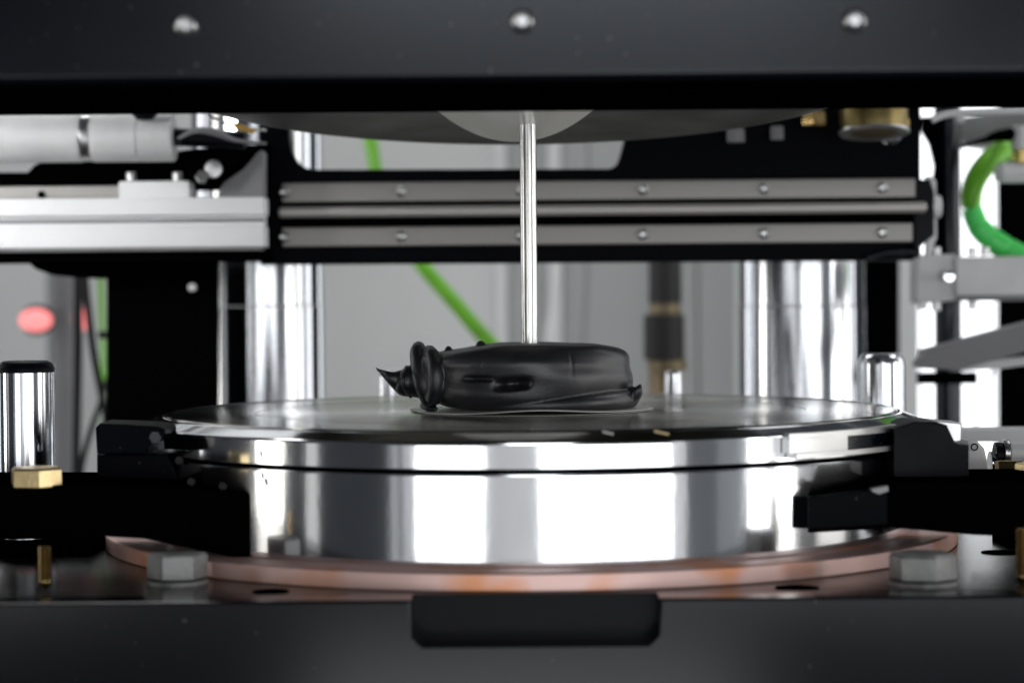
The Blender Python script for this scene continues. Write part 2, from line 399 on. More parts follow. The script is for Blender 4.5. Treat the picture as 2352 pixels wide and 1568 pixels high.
b = NB(); pprism(b, [(-300, 396), (64, 398), (78, 380), (96, 372), (612, 330), (612, 430), (-300, 430)], DA + 24, 40, .4); o = obj('machine_cover', b, 'black_matte')
tag(o, 'black machine cover between the silver cylinder and the aluminium profile', 'cover')
ac = thing('air_cylinder', at(200, 372, 1070), 'silver pneumatic cylinder lying at the upper left with a clamp band', 'pneumatic cylinder')
zc = at(200, 316, 1070).z; rr = 57 * sc(1070)
def hx(x, d=1070): return at(x, 316, d).x
for nm, x0, x1, r_, m_ in (('barrel', -400, 190, rr, 'cast_aluminium'), ('clamp_band', 190.2, 213, rr * .965, 'steel'), ('end_cap', 213.2, 320, rr, 'cast_aluminium'),
                           ('end_cap', 320.2, 401, rr * 1.0, 'cast_aluminium')):
    b = NB(); cyl(b, (hx(x0), 170, zc), (hx(x1), 170, zc), r_, n=64, bev=.7); obj(nm, b, m_, ac)
b = NB(); p = at(340, 268, 1065); lathe(b, [(0, -3), (4, -2.4), (6, 0), (6, 5)], 24, (p.x, 155, p.z), (0, 0, 1)); obj('port_fitting', b, 'black_paint', ac)
b = NB(); p = at(405, 330, 1070); cyl(b, (p.x - 4, 170, zc), (p.x + 34, 170, zc - 2), 4.5, n=24); obj('piston_rod', b, 'black_paint', ac)
b = NB(); p = at(409, 327, 1055); cyl(b, p, p + Vector((0, 5, 0)), 1.7, n=16); obj('tie_screw', b, 'chrome', ac)
cl = thing('clevis', at(470, 440, 1090), 'black clevis joint between silver cylinder and grey gusset', 'clevis')
b = NB(); pprism(b, [(420, 345), (520, 335), (560, 345), (515, 400), (500, 430), (450, 432), (430, 400)], 1078, 14, .6); obj('fork', b, 'black_matte', cl)
b = NB(); p = at(490, 388, 1076); lathe(b, [(0, 2.4), (2.6, 2.2), (2.8, 1), (4.2, .8), (4.6, -1)], 24, p, (0, -1, 0)); obj('pivot_bolt', b, 'steel', cl)
b = NB(); p = at(463, 408, 1074); hexp(b, p, 3.2, 3, .2, (.3, -1, .2)); obj('lock_nut', b, 'steel', cl)
for pix, m_, lb in (([(410, 318, 1060, 4), (450, 300, 1050, 7), (500, 306, 1050, 9), (540, 322, 1060, 5), (610, 330, 1080, 3)], 'grey_paint', 'grey ribbon cable bending towards the frame, above the black clevis'),
                    ([(476, 262, 1040, 3), (520, 283, 1045, 3), (610, 300, 1060, 3)], 'steel', 'thin bright wire under the beam beside the amber tape')):
    b = NB(); ptube(b, pix); tag(obj('cable', b, m_), lb, 'cable')
b = NB(); pprism(b, [(523, 281), (548, 283), (585, 298), (578, 306), (540, 296)], 1040, 6, .5)
tag(obj('tape', b, 'tape_amber'), 'small amber tape tab under the upper beam at the left', 'tape')

# ------------------------------------------------------------------ things behind the mold on the wall side
def hose(pix, m_, label, n=16, name='green_hose', cat='hose', grp=None, k=8):
    b = NB(); ptube(b, pix, n, k); return tag(obj(name, b, m_), label, cat, grp)
hose([(838, 200, 1500, 14), (846, 300, 1500, 14), (856, 360, 1500, 14), (872, 430, 1500, 15), (915, 530, 1500, 16), (972, 612, 1500, 17), (1040, 690, 1500, 17), (1120, 782, 1500, 17), (1200, 860, 1500, 17), (1300, 960, 1500, 17)],
     'green_hose', 'green hose sagging diagonally behind the black puck')
hose([(858, 200, 1510, 8), (862, 340, 1510, 8), (882, 430, 1510, 8), (905, 480, 1500, 8), (935, 560, 1500, 7)],
     'green_hose', 'thinner green tube running along the diagonal green hose')
hose([(230, 560, 1500, 7), (233, 700, 1500, 7), (238, 840, 1500, 6), (240, 1060, 1500, 6)], 'green_hose', 'thin green hose hanging straight down left of the black column')
hose([(180, 560, 1400, 11), (179, 800, 1400, 11), (176, 1000, 1400, 10), (174, 1120, 1400, 10)], 'cable_black', 'black cable hanging straight down beside the grey pipe', name='black_cable', cat='cable')
hose([(190, 560, 1350, 9), (197, 660, 1350, 9), (212, 790, 1350, 9), (232, 900, 1350, 9), (244, 960, 1350, 9), (250, 1040, 1350, 9)], 'cable_black', 'black cable slanting down to the right towards the green hose', name='black_cable', cat='cable')
hose([(250, 860, 1340, 6), (232, 920, 1340, 6), (205, 1000, 1340, 7), (190, 1060, 1340, 7), (180, 1130, 1340, 7)], 'cable_black', 'black cable slanting down to the left and crossing the other one', name='black_cable', cat='cable')
b = NB(); pbox(b, 224, 760, 262, 778, 1330, 8, .8); tag(obj('cable_clip', b, 'cable_black'), 'small black clip holding the thin green hose to the column', 'clip')
sp = thing('supply_pole', at(1525, 900, 1450), 'black supply pole with brass collars behind the puck at the right', 'pole')
xx = lambda x: at(x, 700, 1450).x
zz = lambda y: at(1525, y, 1450).z
for nm, y0, y1, x0, x1, m_ in (('upper_hose', 560, 697, 1490, 1566, 'pole_rubber'), ('collar', 697, 722, 1492, 1564, 'brass_dull'), ('sleeve', 722, 826, 1478, 1572, 'pole_rubber'),
                               ('collar', 826, 850, 1486, 1578, 'brass_dull'), ('lower_hose', 850, 1000, 1488, 1562, 'brass_dull')):
    xc = (xx(x0) + xx(x1)) / 2; b = NB(); cyl(b, (xc, 550, zz(y1) + .1), (xc, 550, zz(y0) - .1), (xx(x1) - xx(x0)) / 2, n=40, bev=.8); obj(nm, b, m_, sp)
hose([(1350, 180, 1700, 5), (1352, 500, 1700, 5), (1340, 800, 1700, 5), (1330, 1000, 1700, 5)], 'grey_paint', 'thin grey conduit on the wall right of the centre pin', name='conduit', cat='conduit')
hose([(1276, 560, 1750, 12), (1278, 680, 1750, 12), (1262, 800, 1750, 12), (1262, 1000, 1750, 12)], 'white_frame', 'pale conduit on the wall just right of the centre pin', name='conduit', cat='conduit')

# ------------------------------------------------------------------ right-hand side
pole = thing('black_pole', at(2177, 1000, 1250), 'glossy black vertical pole in front of the bright window', 'pole')
p = at(2177, 600, 1250); b = NB(); cyl(b, (p.x, 350, -80), (p.x, 350, 175), 30 * sc(1250), n=48, bev=.8); obj('tube', b, 'black_satin', pole)
b = NB(); pprism(b, [(2118, 268), (2152, 268), (2152, 520), (2160, 560), (2148, 600), (2135, 600), (2140, 470), (2150, 380), (2138, 330), (2120, 300)], 1240, 8, .4); obj('edge_strip', b, 'black_matte', pole)
b = NB(); pbox(b, 2114, 855, 2246, 882, 1235, 12, .6); obj('cross_bar', b, 'black_matte', pole)
ab = thing('arm_bracket', at(2230, 695, 1180), 'grey metal bracket arm clamped to the black pole', 'bracket')
b = NB(); pprism(b, [(2108, 588), (2116, 584), (2196, 584), (2196, 690), (2114, 698), (2106, 690)], 1186, 22, .8); obj('clamp_block', b, 'cast_aluminium', ab)
b = NB(); pbox(b, 2197.5, 588, 2600, 678, 1180, 30, .8); obj('arm', b, 'cast_aluminium', ab)
b = NB(); pbox(b, 2197.5, 678, 2600, 690, 1184, 24, .4); obj('arm_lip', b, 'grey_paint', ab)
p = at(2179, 635, 1180); b = NB(); lathe(b, [(0, 2.6), (2.6, 2.4), (3.2, 1.6), (3.3, -1)], 20, p, (0, -1, 0)); s0 = obj('clamp_screw', b, 'chrome', ab)
for x, y in ((2150, 578), (2234, 578), (2262, 578), (2120, 702), (2150, 704), (2234, 702)):
    p = at(x, y, 1192); b = NB(); lathe(b, [(2.3, -2.2), (2.6, -1.6), (2.6, 2.2), (2.0, 2.6)], 14, p, (0, 0, 1)); obj('small_screw', b, 'steel', ab)
ta = thing('tilted_arm', at(2250, 850, 1130), 'tilted grey metal arm rising to the right below the bracket', 'arm')
b = NB(); pprism(b, [(2116, 846), (2112, 835), (2126, 822), (2128, 804), (2360, 742), (2560, 690), (2560, 750), (2360, 806), (2200, 850)], 1130, 22, .8); obj('upper_plate', b, 'grey_paint', ta)
b = NB(); pprism(b, [(2185, 848), (2240, 832), (2540, 800), (2540, 815), (2300, 846), (2190, 852)], 1136, 14, .4); obj('lower_edge', b, 'white_frame', ta)
hose([(2282, 845, 1350, 4), (2268, 890, 1350, 4), (2250, 940, 1350, 4), (2238, 995, 1350, 4)], 'grey_paint', 'thin grey wire hanging below the tilted arm', name='thin_wire', cat='wire')
gh = thing('green_hose', at(2330, 600, 1220), 'fat bright green segmented hose curving at the right edge', 'hose')
b = NB(); ptube(b, [(2420, 290, 1260, 26), (2330, 330, 1240, 26), (2270, 372, 1225, 26), (2236, 425, 1220, 25), (2231, 480, 1220, 22)], 24, 10); obj('dark_hose', b, 'green_hose', gh)
pth = smoothpath([(2231, 476, 1215, 23), (2248, 520, 1215, 26), (2285, 555, 1215, 28), (2340, 588, 1215, 29), (2420, 625, 1215, 29), (2500, 660, 1215, 29)], 12)
for i in range(0, 60, 10):
    seg = pth[i:i + 11]
    b = NB(); q = [(*at(v[0], v[1], v[2]), v[3] * sc(v[2]) * (1.0 if 0 < j < 10 else .92)) for j, v in enumerate(seg)]
    tube(b, q[:1] + q[1:-1] + q[-1:], 24, 2); obj('segment', b, 'green_sleeve', gh)
hose([(2300, 330, 1200, 10), (2264, 400, 1200, 8), (2244, 450, 1200, 6), (2238, 480, 1200, 5)], 'green_hose', 'slim dark green tube lying along the fat green hose')
wf = thing('hose_fitting', at(2330, 418, 1200), 'white hose fitting with brass collar at the right edge', 'fitting')
for x0, x1, y, r_, m_, nm in ((2286, 2296, 398, 19, 'white_frame', 'flange'), (2296, 2460, 396, 24, 'white_frame', 'barrel')):
    p0 = at(x0, y, 1200); p1 = at(x1, y, 1200); b = NB(); cyl(b, p0, p1 - Vector((.2, 0, 0)), r_ * sc(1200), n=32, bev=.7); obj(nm, b, m_, wf)
p0 = at(2350, 374, 1200); p1 = at(2350, 345, 1200); b = NB(); cyl(b, p0, p1, 26 * sc(1200), n=6); obj('brass_collar', b, 'brass', wf)
p0 = at(2345, 344, 1200); p1 = at(2345, 290, 1200); b = NB(); cyl(b, p0, p1, 22 * sc(1200), n=24, bev=.5); obj('upper_stub', b, 'white_frame', wf)
# motor housing at top right
b = NB(); pprism(b, [(2205, 270), (2260, 262), (2500, 250), (2500, 300), (2330, 320), (2280, 338), (2206, 325)], 1290, 30, .5)
tag(obj('motor_housing', b, 'grey_paint'), 'grey metal housing under the beam at the upper right corner', 'housing')
b = NB(); ptube(b, [(2140, 275, 1100, 8), (2180, 262, 1100, 8), (2260, 257, 1100, 8), (2500, 250, 1100, 8)]); tag(obj('silver_tube', b, 'aluminium'), 'bright silver tube running under the beam at the right', 'tube')
b = NB(); ptube(b, [(2205, 338, 1200, 5), (2260, 322, 1200, 7), (2300, 312, 1200, 14), (2420, 300, 1200, 20)]); tag(obj('black_lever', b, 'black_matte'), 'black tapering lever under the grey housing at the right', 'lever')
p = at(2208, 272, 1195); b = NB(); cyl(b, p, p + Vector((0, 8, 0)), 10 * sc(1195), n=20, bev=.4); tag(obj('bolt', b, 'white_frame'), 'small bright bolt beside the top of the black pole', 'bolt')
# brass bushings and bolts under the beam, right
bz = thing('brass_bushing', at(2010, 300, 1080), 'round brass bushing with dark bore under the upper beam at the right', 'bushing')
p = at(2008, 306, 1080)
TA = (0, math.sin(R(7)), math.cos(R(7)))
b = NB(); lathe(b, [(12.5, 0), (17, -.6), (17.8, .2), (17.8, 1.2), (12.5, 1.2)], 64, p, TA); obj('washer', b, 'steel', bz)
b = NB(); lathe(b, [(10.6, -.4), (12.4, .2), (12.4, 1.4), (16, 1.4), (17, 6), (17, 12)], 64, p, TA); obj('ring', b, 'brass_dark', bz)
b = NB(); cyl(b, p + Vector((8, -2, 5)), p + Vector((17, -2, 5)), 3.2, n=6, bev=.4); obj('side_nut', b, 'brass', bz)
b = NB(); lathe(b, [(0, 1.6), (10.6, 1.2)], 40, p, TA, cap=False); obj('bore', b, 'brass', bz)
for x, y, r_, m_, lb in ((2044, 304, 26, 'chrome', 'shiny chrome bolt head beside the brass bushing'), (1870, 276, 30, 'brass', 'small brass nut under the beam, left of the brass bushing'),
                         (1785, 308, 16, 'grey_paint', 'small square steel bolt head under the upper mold at the right'), (1690, 314, 22, 'grey_paint', 'steel bolt tip half hidden by the upper mold at the right')):
    d = 1115; p = at(x, y, d); b = NB()
    if m_ == 'chrome': lathe(b, [(0, 5), (3, 4.6), (4.6, 3), (5.4, 0), (6.4, -.4), (6.4, -2)], 28, p, (0, -1, .1))
    else: hexp(b, p + Vector((0, 0, -3)), r_ * sc(d), 7, .3)
    tag(obj('bolt' if m_ != 'brass' else 'nut', b, m_), lb, 'bolt' if m_ != 'brass' else 'nut')

# guide pins around the mold
def gpin(x, ytop, d, rpx, zb, label, cap=False, mt='chrome_ground'):
    p = at(x, ytop, d); r_ = rpx * sc(d); t = thing('guide_pin', (p.x, d - 900, zb), label, 'guide pin', 'steel guide pins standing round the mold')
    b = NB(); H = p.z; ch = r_ * .45
    top = H - (ch if not cap else 4.5)
    if cap:
        lathe(b, [(r_, zb), (r_, top - .1)], 56, (p.x, d - 900, 0)); obj('shaft', b, mt, t)
        b = NB(); lathe(b, [(r_, top), (r_, H - 3), (r_ - 1, H - 1), (r_ - 3, H), (0, H)], 56, (p.x, d - 900, 0)); obj('cap', b, 'black_paint', t)
    else:
        lathe(b, [(r_, zb), (r_, H - ch), (r_ * .97, H - ch * .6), (r_ * .88, H - ch * .2), (r_ * .72, H), (0, H)], 56, (p.x, d - 900, 0)); obj('shaft', b, mt, t)
    return t
gpin(888, 856, 1075, 18, -45, 'slim chrome guide pin behind the mold, left of the puck')
gpin(1546, 850, 1075, 20, -45, 'slim chrome guide pin behind the mold, right of the puck')
gpin(2024, 812, 1040, 54, -45, 'stout chrome guide pin behind the mold rim at the right')
gpin(58, 828, 846, 66, -42, 'stout chrome guide post with black cap at the left edge', True)

# ------------------------------------------------------------------ lower mold
lm = thing('lower_mold', (0, 0, -42.5), 'round polished steel lower mold with mirror rim and bright side', 'record press mold')
b = NB(); lathe(b, [(152.2, 3.3), (152.8, 3.2), (153.6, 2.9), (158.6, .9), (159.4, .5), (159.9, .1), (160, -.5), (160, -.8), (160, -8.2), (160, -8.6), (159.4, -9.1), (150, -9.1), (147.2, -9)], 256, cap=False)
bm_ = b; obj('rim_ring', b, 'mold_side', lm, angle=25)
b = NB(); lathe(b, [(0, 3.5), (56, 3.5), (113.8, 3.5), (114, 3.3)], 256, cap=False); obj('pressing_face', b, 'mold_face', lm, angle=25)
b = NB(); lathe(b, [(114.1, 3.3), (114.3, 3.55), (148, 3.6), (149.2, 4.0), (150.4, 4.0), (151.4, 3.5), (152, 2.5), (152, -8)], 256, cap=False); obj('stamper_ring', b, 'mold_ring', lm, angle=25)
b = NB(); lathe(b, [(158, -9.0), (158, -10.8)], 256, cap=False); obj('seam', b, 'black_matte', lm)
b = NB(); lathe(b, [(150, -10.5), (159.2, -10.5), (160, -11.2), (160, -11.6), (160, -41.6), (160, -42.0), (159.5, -42.45), (150, -42.45)], 256, cap=False); obj('side_wall', b, 'mold_side', lm, angle=25)
b = NB(); lathe(b, [(155, -42.5), (174, -42.5), (175, -43.2), (175, -48.5), (174.4, -49.05), (155, -49.05)], 256, cap=False)
bmesh.ops.contextual_create if False else None
tag(obj('copper_gasket', b, 'copper', base=(0, 0, -49)), 'pink copper ring plate with rusty spots under the steel mold', 'gasket')
# silver clamp lever at the right of the rim
lv = thing('clamp_lever', (95, -125, -8), 'silver slotted clamp lever wrapped round the right of the mold rim', 'lever')
def arcplate(bm, a0, a1, r0, r1, z0a, z1a, z0b, z1b, n=24):
    """curved bar hugging the mold; angles from -Y toward +X, heights vary a->b"""
    rings = []
    for i in range(n + 1):
        t = i / n; a = R(a0 + (a1 - a0) * t); s, c = math.sin(a), -math.cos(a)
        lo = z0a + (z0b - z0a) * t; hi = z1a + (z1b - z1a) * t
        rings.append([bm.verts.new((r * s, r * c, z)) for r, z in ((r0, lo), (r1, lo), (r1, hi), (r0, hi))])
    for A, B in zip(rings, rings[1:]):
        for j in range(4): bm.faces.new((A[j], A[(j + 1) % 4], B[(j + 1) % 4], B[j]))
    bm.faces.new(rings[0]); bm.faces.new(rings[-1])
    bmesh.ops.bevel(bm, geom=[e for e in bm.edges if e.calc_face_angle(0) > .8], offset=.5, segments=2, affect='EDGES')
b = NB(); arcplate(b, 33.5, 58, 160.4, 164.5, -.4, 1.2, -1, 1.5); obj('upper_bar', b, 'steel', lv)
b = NB(); arcplate(b, 33.5, 44, 160.4, 164.5, -5.6, -.6, -6.0, -.6); obj('solid_end', b, 'steel', lv)
b = NB(); arcplate(b, 44.2, 56, 160.4, 162.5, -5.6, -.6, -5.6, -.6); obj('slot_floor', b, 'black_satin', lv)
b = NB(); arcplate(b, 34.2, 58, 160.4, 166, -7.6, -5.8, -7.6, -5.8); obj('lower_bar', b, 'steel', lv)
b = NB(); arcplate(b, 56.2, 60, 160.4, 165, -5.6, -.9, -5.6, -.9); obj('end_post', b, 'steel', lv)
# black clamp brackets left and right
def clampset(side):
    sgn = 1 if side == 'r' else -1
    if sgn < 0:
        t = thing('clamp_bracket', (-190, -60, -42), 'black steel clamp bracket gripping the left side of the mold', 'clamp', 'black clamps at both sides of the mold')
        b = NB(); pprism(b, [(218, 982), (228, 972), (290, 974), (362, 978), (378, 985), (378, 1000), (372, 1012), (340, 1018), (338, 1042), (222, 1042)], 800, 26, .8); obj('jaw', b, 'black_plate', t)
        b = NB(); pprism(b, [(222, 1043), (384, 1043), (404, 1080), (412, 1110), (222, 1112)], 812, 24, .8); obj('jaw_foot', b, 'black_plate', t)
        b = NB(); p = at(356, 1006, 790); hexp(b, p, 2.4, 3.2, .2, (.2, -1, .1)); obj('jaw_screw', b, 'black_satin', t)
        b = NB(); pprism(b, [(-400, 1114), (240, 1114), (440, 1122), (580, 1132), (588, 1146), (592, 1290), (450, 1262), (330, 1236), (222, 1230), (-400, 1240)], 777, 60, .8); obj('manifold_block', b, 'black_matte', t)
        for x, y in ((512, 1118), (412, 1060), (440, 1108)):
            b = NB(); p = at(x, y, 770); hexp(b, p, 1.5, 1.8, .4, (.1, -1, .3)); obj('small_bolt', b, 'dark_anodised', t)
    else:
        t = thing('clamp_bracket', (190, -60, -42), 'black stepped clamp bracket gripping the right side of the mold', 'clamp', 'black clamps at both sides of the mold')
        b = NB(); pprism(b, [(2052, 985), (2100, 968), (2150, 968), (2176, 976), (2188, 1020), (2226, 1022), (2226, 1092), (2196, 1106), (2140, 1112), (2052, 1118)], 800, 28, .8); obj('jaw', b, 'black_paint', t)
        b = NB(); pprism(b, [(2130, 965), (2208, 972), (2208, 1012), (2190, 1016), (2178, 978)], 826, 20, .4); obj('polished_corner', b, 'steel', t)
        b = NB(); pprism(b, [(2040, 1108), (2700, 1104), (2700, 1250), (2240, 1228), (2110, 1216), (2060, 1212), (1852, 1224), (1850, 1132)], 774, 60, .8); obj('manifold_block', b, 'black_matte', t)
        b = NB(); pprism(b, [(1856, 1142), (2038, 1120), (2040, 1204), (1856, 1216)], 768, 5.8, .5); obj('face_plate', b, 'black_plate', t)
        b = NB(); pprism(b, [(2000, 1122), (2040, 1115), (2042, 1128), (2020, 1136), (2004, 1130)], 766, 3.8, .4); obj('small_bolt', b, 'bolt_steel', t)
    return t
clampset('l'); clampset('r')
for pix, d, lb in (([(-400, 1118), (214, 1112), (224, 1120), (224, 1228), (214, 1236), (-400, 1244)], 806, 'matt black block in front of the chrome guide post at the left edge'),
                   ([(2262, 1104), (2700, 1098), (2700, 1238), (2270, 1226)], 806, 'matt black block below the brass nut at the right edge'),
                   ([(-400, 1262), (120, 1250), (206, 1244), (216, 1290), (216, 1340), (-400, 1340)], 840, 'low black block on the press bed behind the threaded stud at the left'),
                   ([(2318, 1240), (2700, 1240), (2700, 1340), (2318, 1340)], 842, 'low black block on the press bed at the lower right edge')):
    b = NB(); pprism(b, pix, d, 30, .6); tag(obj('black_block', b, 'black_matte'), lb, 'block', 'black blocks at the picture edges')
gb = thing('valve_block', at(2250, 1110, 880), 'grey metal valve block with engraved ring mark beside the right clamp', 'valve')
b = NB(); pprism(b, [(2222, 1012), (2245, 1012), (2262, 1030), (2276, 1098), (2272, 1112), (2222, 1112)], 868, 30, .8); obj('body', b, 'cast_aluminium', gb)
b = NB(); p = at(2238, 1026, 866)
lathe(b, [(1.0, 0), (1.0, .3), (1.5, .3), (1.5, 0)], 20, p, (0, -1, 0), cap=False); obj('engraved_mark', b, 'black_matte', gb)
b = NB(); pbox(b, 2176, 1104, 2230, 1114, 860, 20, .4); obj('base_lip', b, 'grey_paint', gb)
pf = thing('pipe_fitting', at(2310, 1105, 880), 'threaded steel pipe fitting with brass nut at the right edge', 'pipe fitting')
for x0, x1, y, r_, m_, nm in ((2272, 2290, 1065, 30, 'chrome', 'thread'), (2284, 2302, 1045, 30, 'black_paint', 'seal'), (2302, 2316, 1040, 32, 'steel', 'flange'), (2316, 2480, 1040, 30, 'cast_aluminium', 'pipe')):
    p0 = at(x0, y, 880); p1 = at(x1, y, 880); b = NB(); cyl(b, p0, p1 - Vector((.1, 0, 0)), r_ * sc(880), n=40, bev=.5); obj(nm, b, m_, pf)
p0 = at(2290, 1082, 850); p1 = at(2440, 1082, 850); b = NB(); lathe(b, [(4.4, 0), (4.8, .8), (4.8, 9), (4.4, 10), (4.1, 12), (4.1, 26)], 6, p0, (1, 0, 0), ph=.5); obj('brass_nut', b, 'brass', pf)
b = NB(); pprism(b, [(2200, 990), (2700, 984), (2700, 1012), (2215, 1014)], 960, 30, .6); tag(obj('tray_edge', b, 'white_frame'), 'pale tray edge behind the pipe fitting at the right', 'tray')

# ------------------------------------------------------------------ press bed with front bar
FY = -194; TZ = -49.1
pb = thing('press_bed', (0, FY, -120), 'dark steel press bed with a recessed slot in its front bar', 'press bed')
def rpt(x, y, d=706): q = at(x, y, d); return q
zt = TZ
b = NB()   # top plate with two pocket holes is one sheet; bores are parts
box(b, (-330, FY + 18.2, zt - 14), (330, 330, zt), .8); obj('bed_plate', b, 'dark_anodised', pb)
x0 = rpt(944, 1430).x; x1 = rpt(1516, 1430).x; zs = rpt(1230, 1486).z; zr = rpt(1230, 1372).z
zt2 = zt + .3
# front bar: U-shaped profile around the recess, plus the recess floor behind
rad = 3.4
def arc(cx, cz, r, a0, a1, n=5): return [(cx + r * math.cos(R(a0 + (a1 - a0) * i / n)), cz + r * math.sin(R(a0 + (a1 - a0) * i / n))) for i in range(n + 1)]
pts = [(-330, -150), (330, -150), (330, zt2)]
pts += [(x1, zt2)] + arc(x1 - rad, zs + rad, rad, 0, -90) + arc(x0 + rad, zs + rad, rad, -90, -180) + [(x0, zt2), (-330, zt2)]
b = NB(); prism(b, pts, FY, FY + 15, .9); obj('front_bar', b, 'black_bar', pb, smooth=False)
b = NB(); box(b, (-330, FY + 15.1, -150), (330, FY + 18.1, zt + .2), .3); obj('recess_floor', b, 'recess_shade', pb)
def bore(x, y, rx):
    v = CROT @ Vector(((x - 1176) / FPX, -(y - 784) / FPX, -1)); t = (TZ + .12 - CAM.z) / v.z; p = CAM + v * t
    b = NB(); lathe(b, [(0, 0), (rx, 0), (rx + .8, .15)], 40, p, cap=False); obj('bore', b, 'black_matte', pb)
bore(622, 1357, 5.6); bore(1830, 1349, 6.8); bore(1722, 1362, 3.0); bore(780, 1366, 3); bore(2300, 1268, 7)
# hex bolts on the bed
def hexbolt(x, y, r_, ph, label):
    v = CROT @ Vector(((x - 1176) / FPX, -(y - 784) / FPX, -1)); t = (TZ - CAM.z) / v.z; p = CAM + v * t
    t = thing('hex_bolt', p, label, 'bolt', 'hex bolts on the press bed')
    b = NB(); lathe(b, [(r_ * 1.02, 0), (r_ * 1.02, 1.2), (r_ * .95, 1.4)], 40, p); obj('washer', b, 'bolt_steel', t)
    b = NB(); hexp(b, p + Vector((0, 0, 1.5)), r_, 9.2, ph); obj('head', b, 'bolt_steel', t)
hexbolt(408, 1338, 10.6, R(-110), 'grey hex bolt head on the press bed at the left of the copper ring')
hexbolt(2120, 1340, 11.6, R(-78), 'bright hex bolt head on the press bed at the right of the copper ring')
# gold hex nuts and threaded rods at the far left/right
def goldnut(x, y0, y1, hw, d, rod, label):
    p = at(x, y1, d); t = thing('brass_stud', (p.x, d - 900, p.z), label, 'stud', 'golden studs at the picture edges')
    b = NB(); hexp(b, p, hw * sc(d), (y1 - y0) * sc(d), R(-72)); obj('nut', b, 'gold_zinc', t)
    (rx, ry0, ry1, rw) = rod; d2 = 738; q0 = at(rx, ry1, d2); q1 = at(rx, ry0, d2)
    b = NB(); lathe(b, [(rw * .3 * sc(d2), q0.z), (rw * sc(d2), q0.z + 2.5)] + [(rw * sc(d2) * (1 if i % 2 else .88), q0.z + 2.5 + i * .4) for i in range(1, int((q1.z - q0.z - 2.5) / .4))], 20, (q0.x, d2 - 900, 0)); obj('threaded_rod', b, 'brass', t)
goldnut(84, 1072, 1118, 62, 782, (104, 1250, 1352, 15), 'golden hex nut and threaded stud at the left edge')
goldnut(2372, 1062, 1104, 40, 830, (2348, 1210, 1340, 15), 'golden stud at the lower right edge beside the hex bolt')

# ------------------------------------------------------------------ upper beam with screws
ub = thing('upper_beam', (0, -240, 116), 'dark steel upper press beam across the top with three round screws', 'press beam')
zb = at(1176, 185, 660).z
b = NB(); box(b, (-420, -238, zb - 1), (420, -143, zb - .05), .3); obj('underside_shade', b, 'black_matte', ub)  # thin black sheet added to paint in the shade under the beam
b = NB(); box(b, (-420, -240.5, zb), (420, -146, zb + 90), 2.6, 4); obj('beam', b, 'black_satin', ub, angle=30)
fs = None
for x, y in ((428, 60), (1200, 50), (1963, 49)):
    p = at(x, y, 659)
    if fs is None:
        b = NB(); lathe(b, [(1.6, .8), (1.7, 2.0), (2.6, 2.4), (3.3, 1.9), (3.7, 1.0), (3.8, -.5)], 28, p, (0, -1, 0)); fs = obj('screw', b, 'steel', ub); fp = p
    else: again(fs, p - fp)

# ------------------------------------------------------------------ upper mold (tilted slightly open)
TI = math.tan(R(4.7)); UZ = 135.0
um = thing('upper_mold', (-3, 0, UZ), 'dark tilted underside of the round upper mold above the pin', 'record press mold')
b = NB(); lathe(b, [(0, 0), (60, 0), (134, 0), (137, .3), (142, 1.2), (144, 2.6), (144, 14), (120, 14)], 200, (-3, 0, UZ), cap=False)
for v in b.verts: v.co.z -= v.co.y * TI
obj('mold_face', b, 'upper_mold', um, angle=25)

# ------------------------------------------------------------------ centre pin, labels, puck
b = NB(); lathe(b, [(3.45, 14), (3.45, 122.3), (3.2, 123.0), (0, 123.2)], 48)
tag(obj('centre_pin', b, 'pin_steel', base=(0, 0, 14)), 'slim bright steel centre pin standing in the black puck', 'pin')
def label_mesh(zf, Rr, hole=3.6, th=.18, nr=26, na=160):
    b = NB(); top = []; bot = []
    for i in range(nr + 1):
        r_ = hole + (Rr - hole) * i / nr
        top.append([]); bot.append([])
        for j in range(na):
            a = 2 * PI * j / na; x, y = r_ * math.cos(a), r_ * math.sin(a); X, Y, Z = zf(x, y)
            top[-1].append(b.verts.new((X, Y, Z + th))); bot[-1].append(b.verts.new((X, Y, Z)))
    for i in range(nr):
        for j in range(na):
            k = (j + 1) % na
            b.faces.new((top[i][j], top[i][k], top[i + 1][k], top[i + 1][j])); b.faces.new((bot[i][j], bot[i + 1][j], bot[i + 1][k], bot[i][k]))
    for j in range(na):
        k = (j + 1) % na
        b.faces.new((top[nr][j], top[nr][k], bot[nr][k], bot[nr][j])); b.faces.new((top[0][j], bot[0][j], bot[0][k], top[0][k]))
    return b
def upper_lab(x, y):
    k = .0092; X = x - 8
    xx_ = x * .84
    return (xx_ - 5, y, 122.6 + k * xx_ * xx_ - y * TI * .95 - .2)
b = label_mesh(upper_lab, 47, hole=.4)
tag(obj('paper_label', b, 'paper_upper', base=(0, 0, 122)), 'white paper record label bowed under the upper mold, round the top of the pin', 'record label', 'paper record labels')
def low_lab(x, y):
    u = x / 50
    z = 4.0 + (1.35 * math.exp(-((u - .05) / .42) ** 2) if y < 0 else .6 * math.exp(-(u / .5) ** 2)) * min(1, abs(y) / 18)
    z += .25 * math.sin(3 * u + 1) * (1 if y < 0 else .3) + .9 * max(0, u - .55) + .5 * max(0, -u - .6)
    return (x, y, z)
b = label_mesh(low_lab, 50, th=.32)
tag(obj('paper_label', b, 'paper_white', base=(0, 0, 4)), 'wavy white paper record label lying right under the black puck', 'record label', 'paper record labels')
b = label_mesh(lambda x, y: (x + 1.5, y - 1, 3.62 + .25 * max(0, x / 50)), 50, th=.12)
tag(obj('paper_label', b, 'paper_white', base=(0, 0, 3.6)), 'lower thin paper record label flat on the mold, edge just showing', 'record label', 'paper record labels')

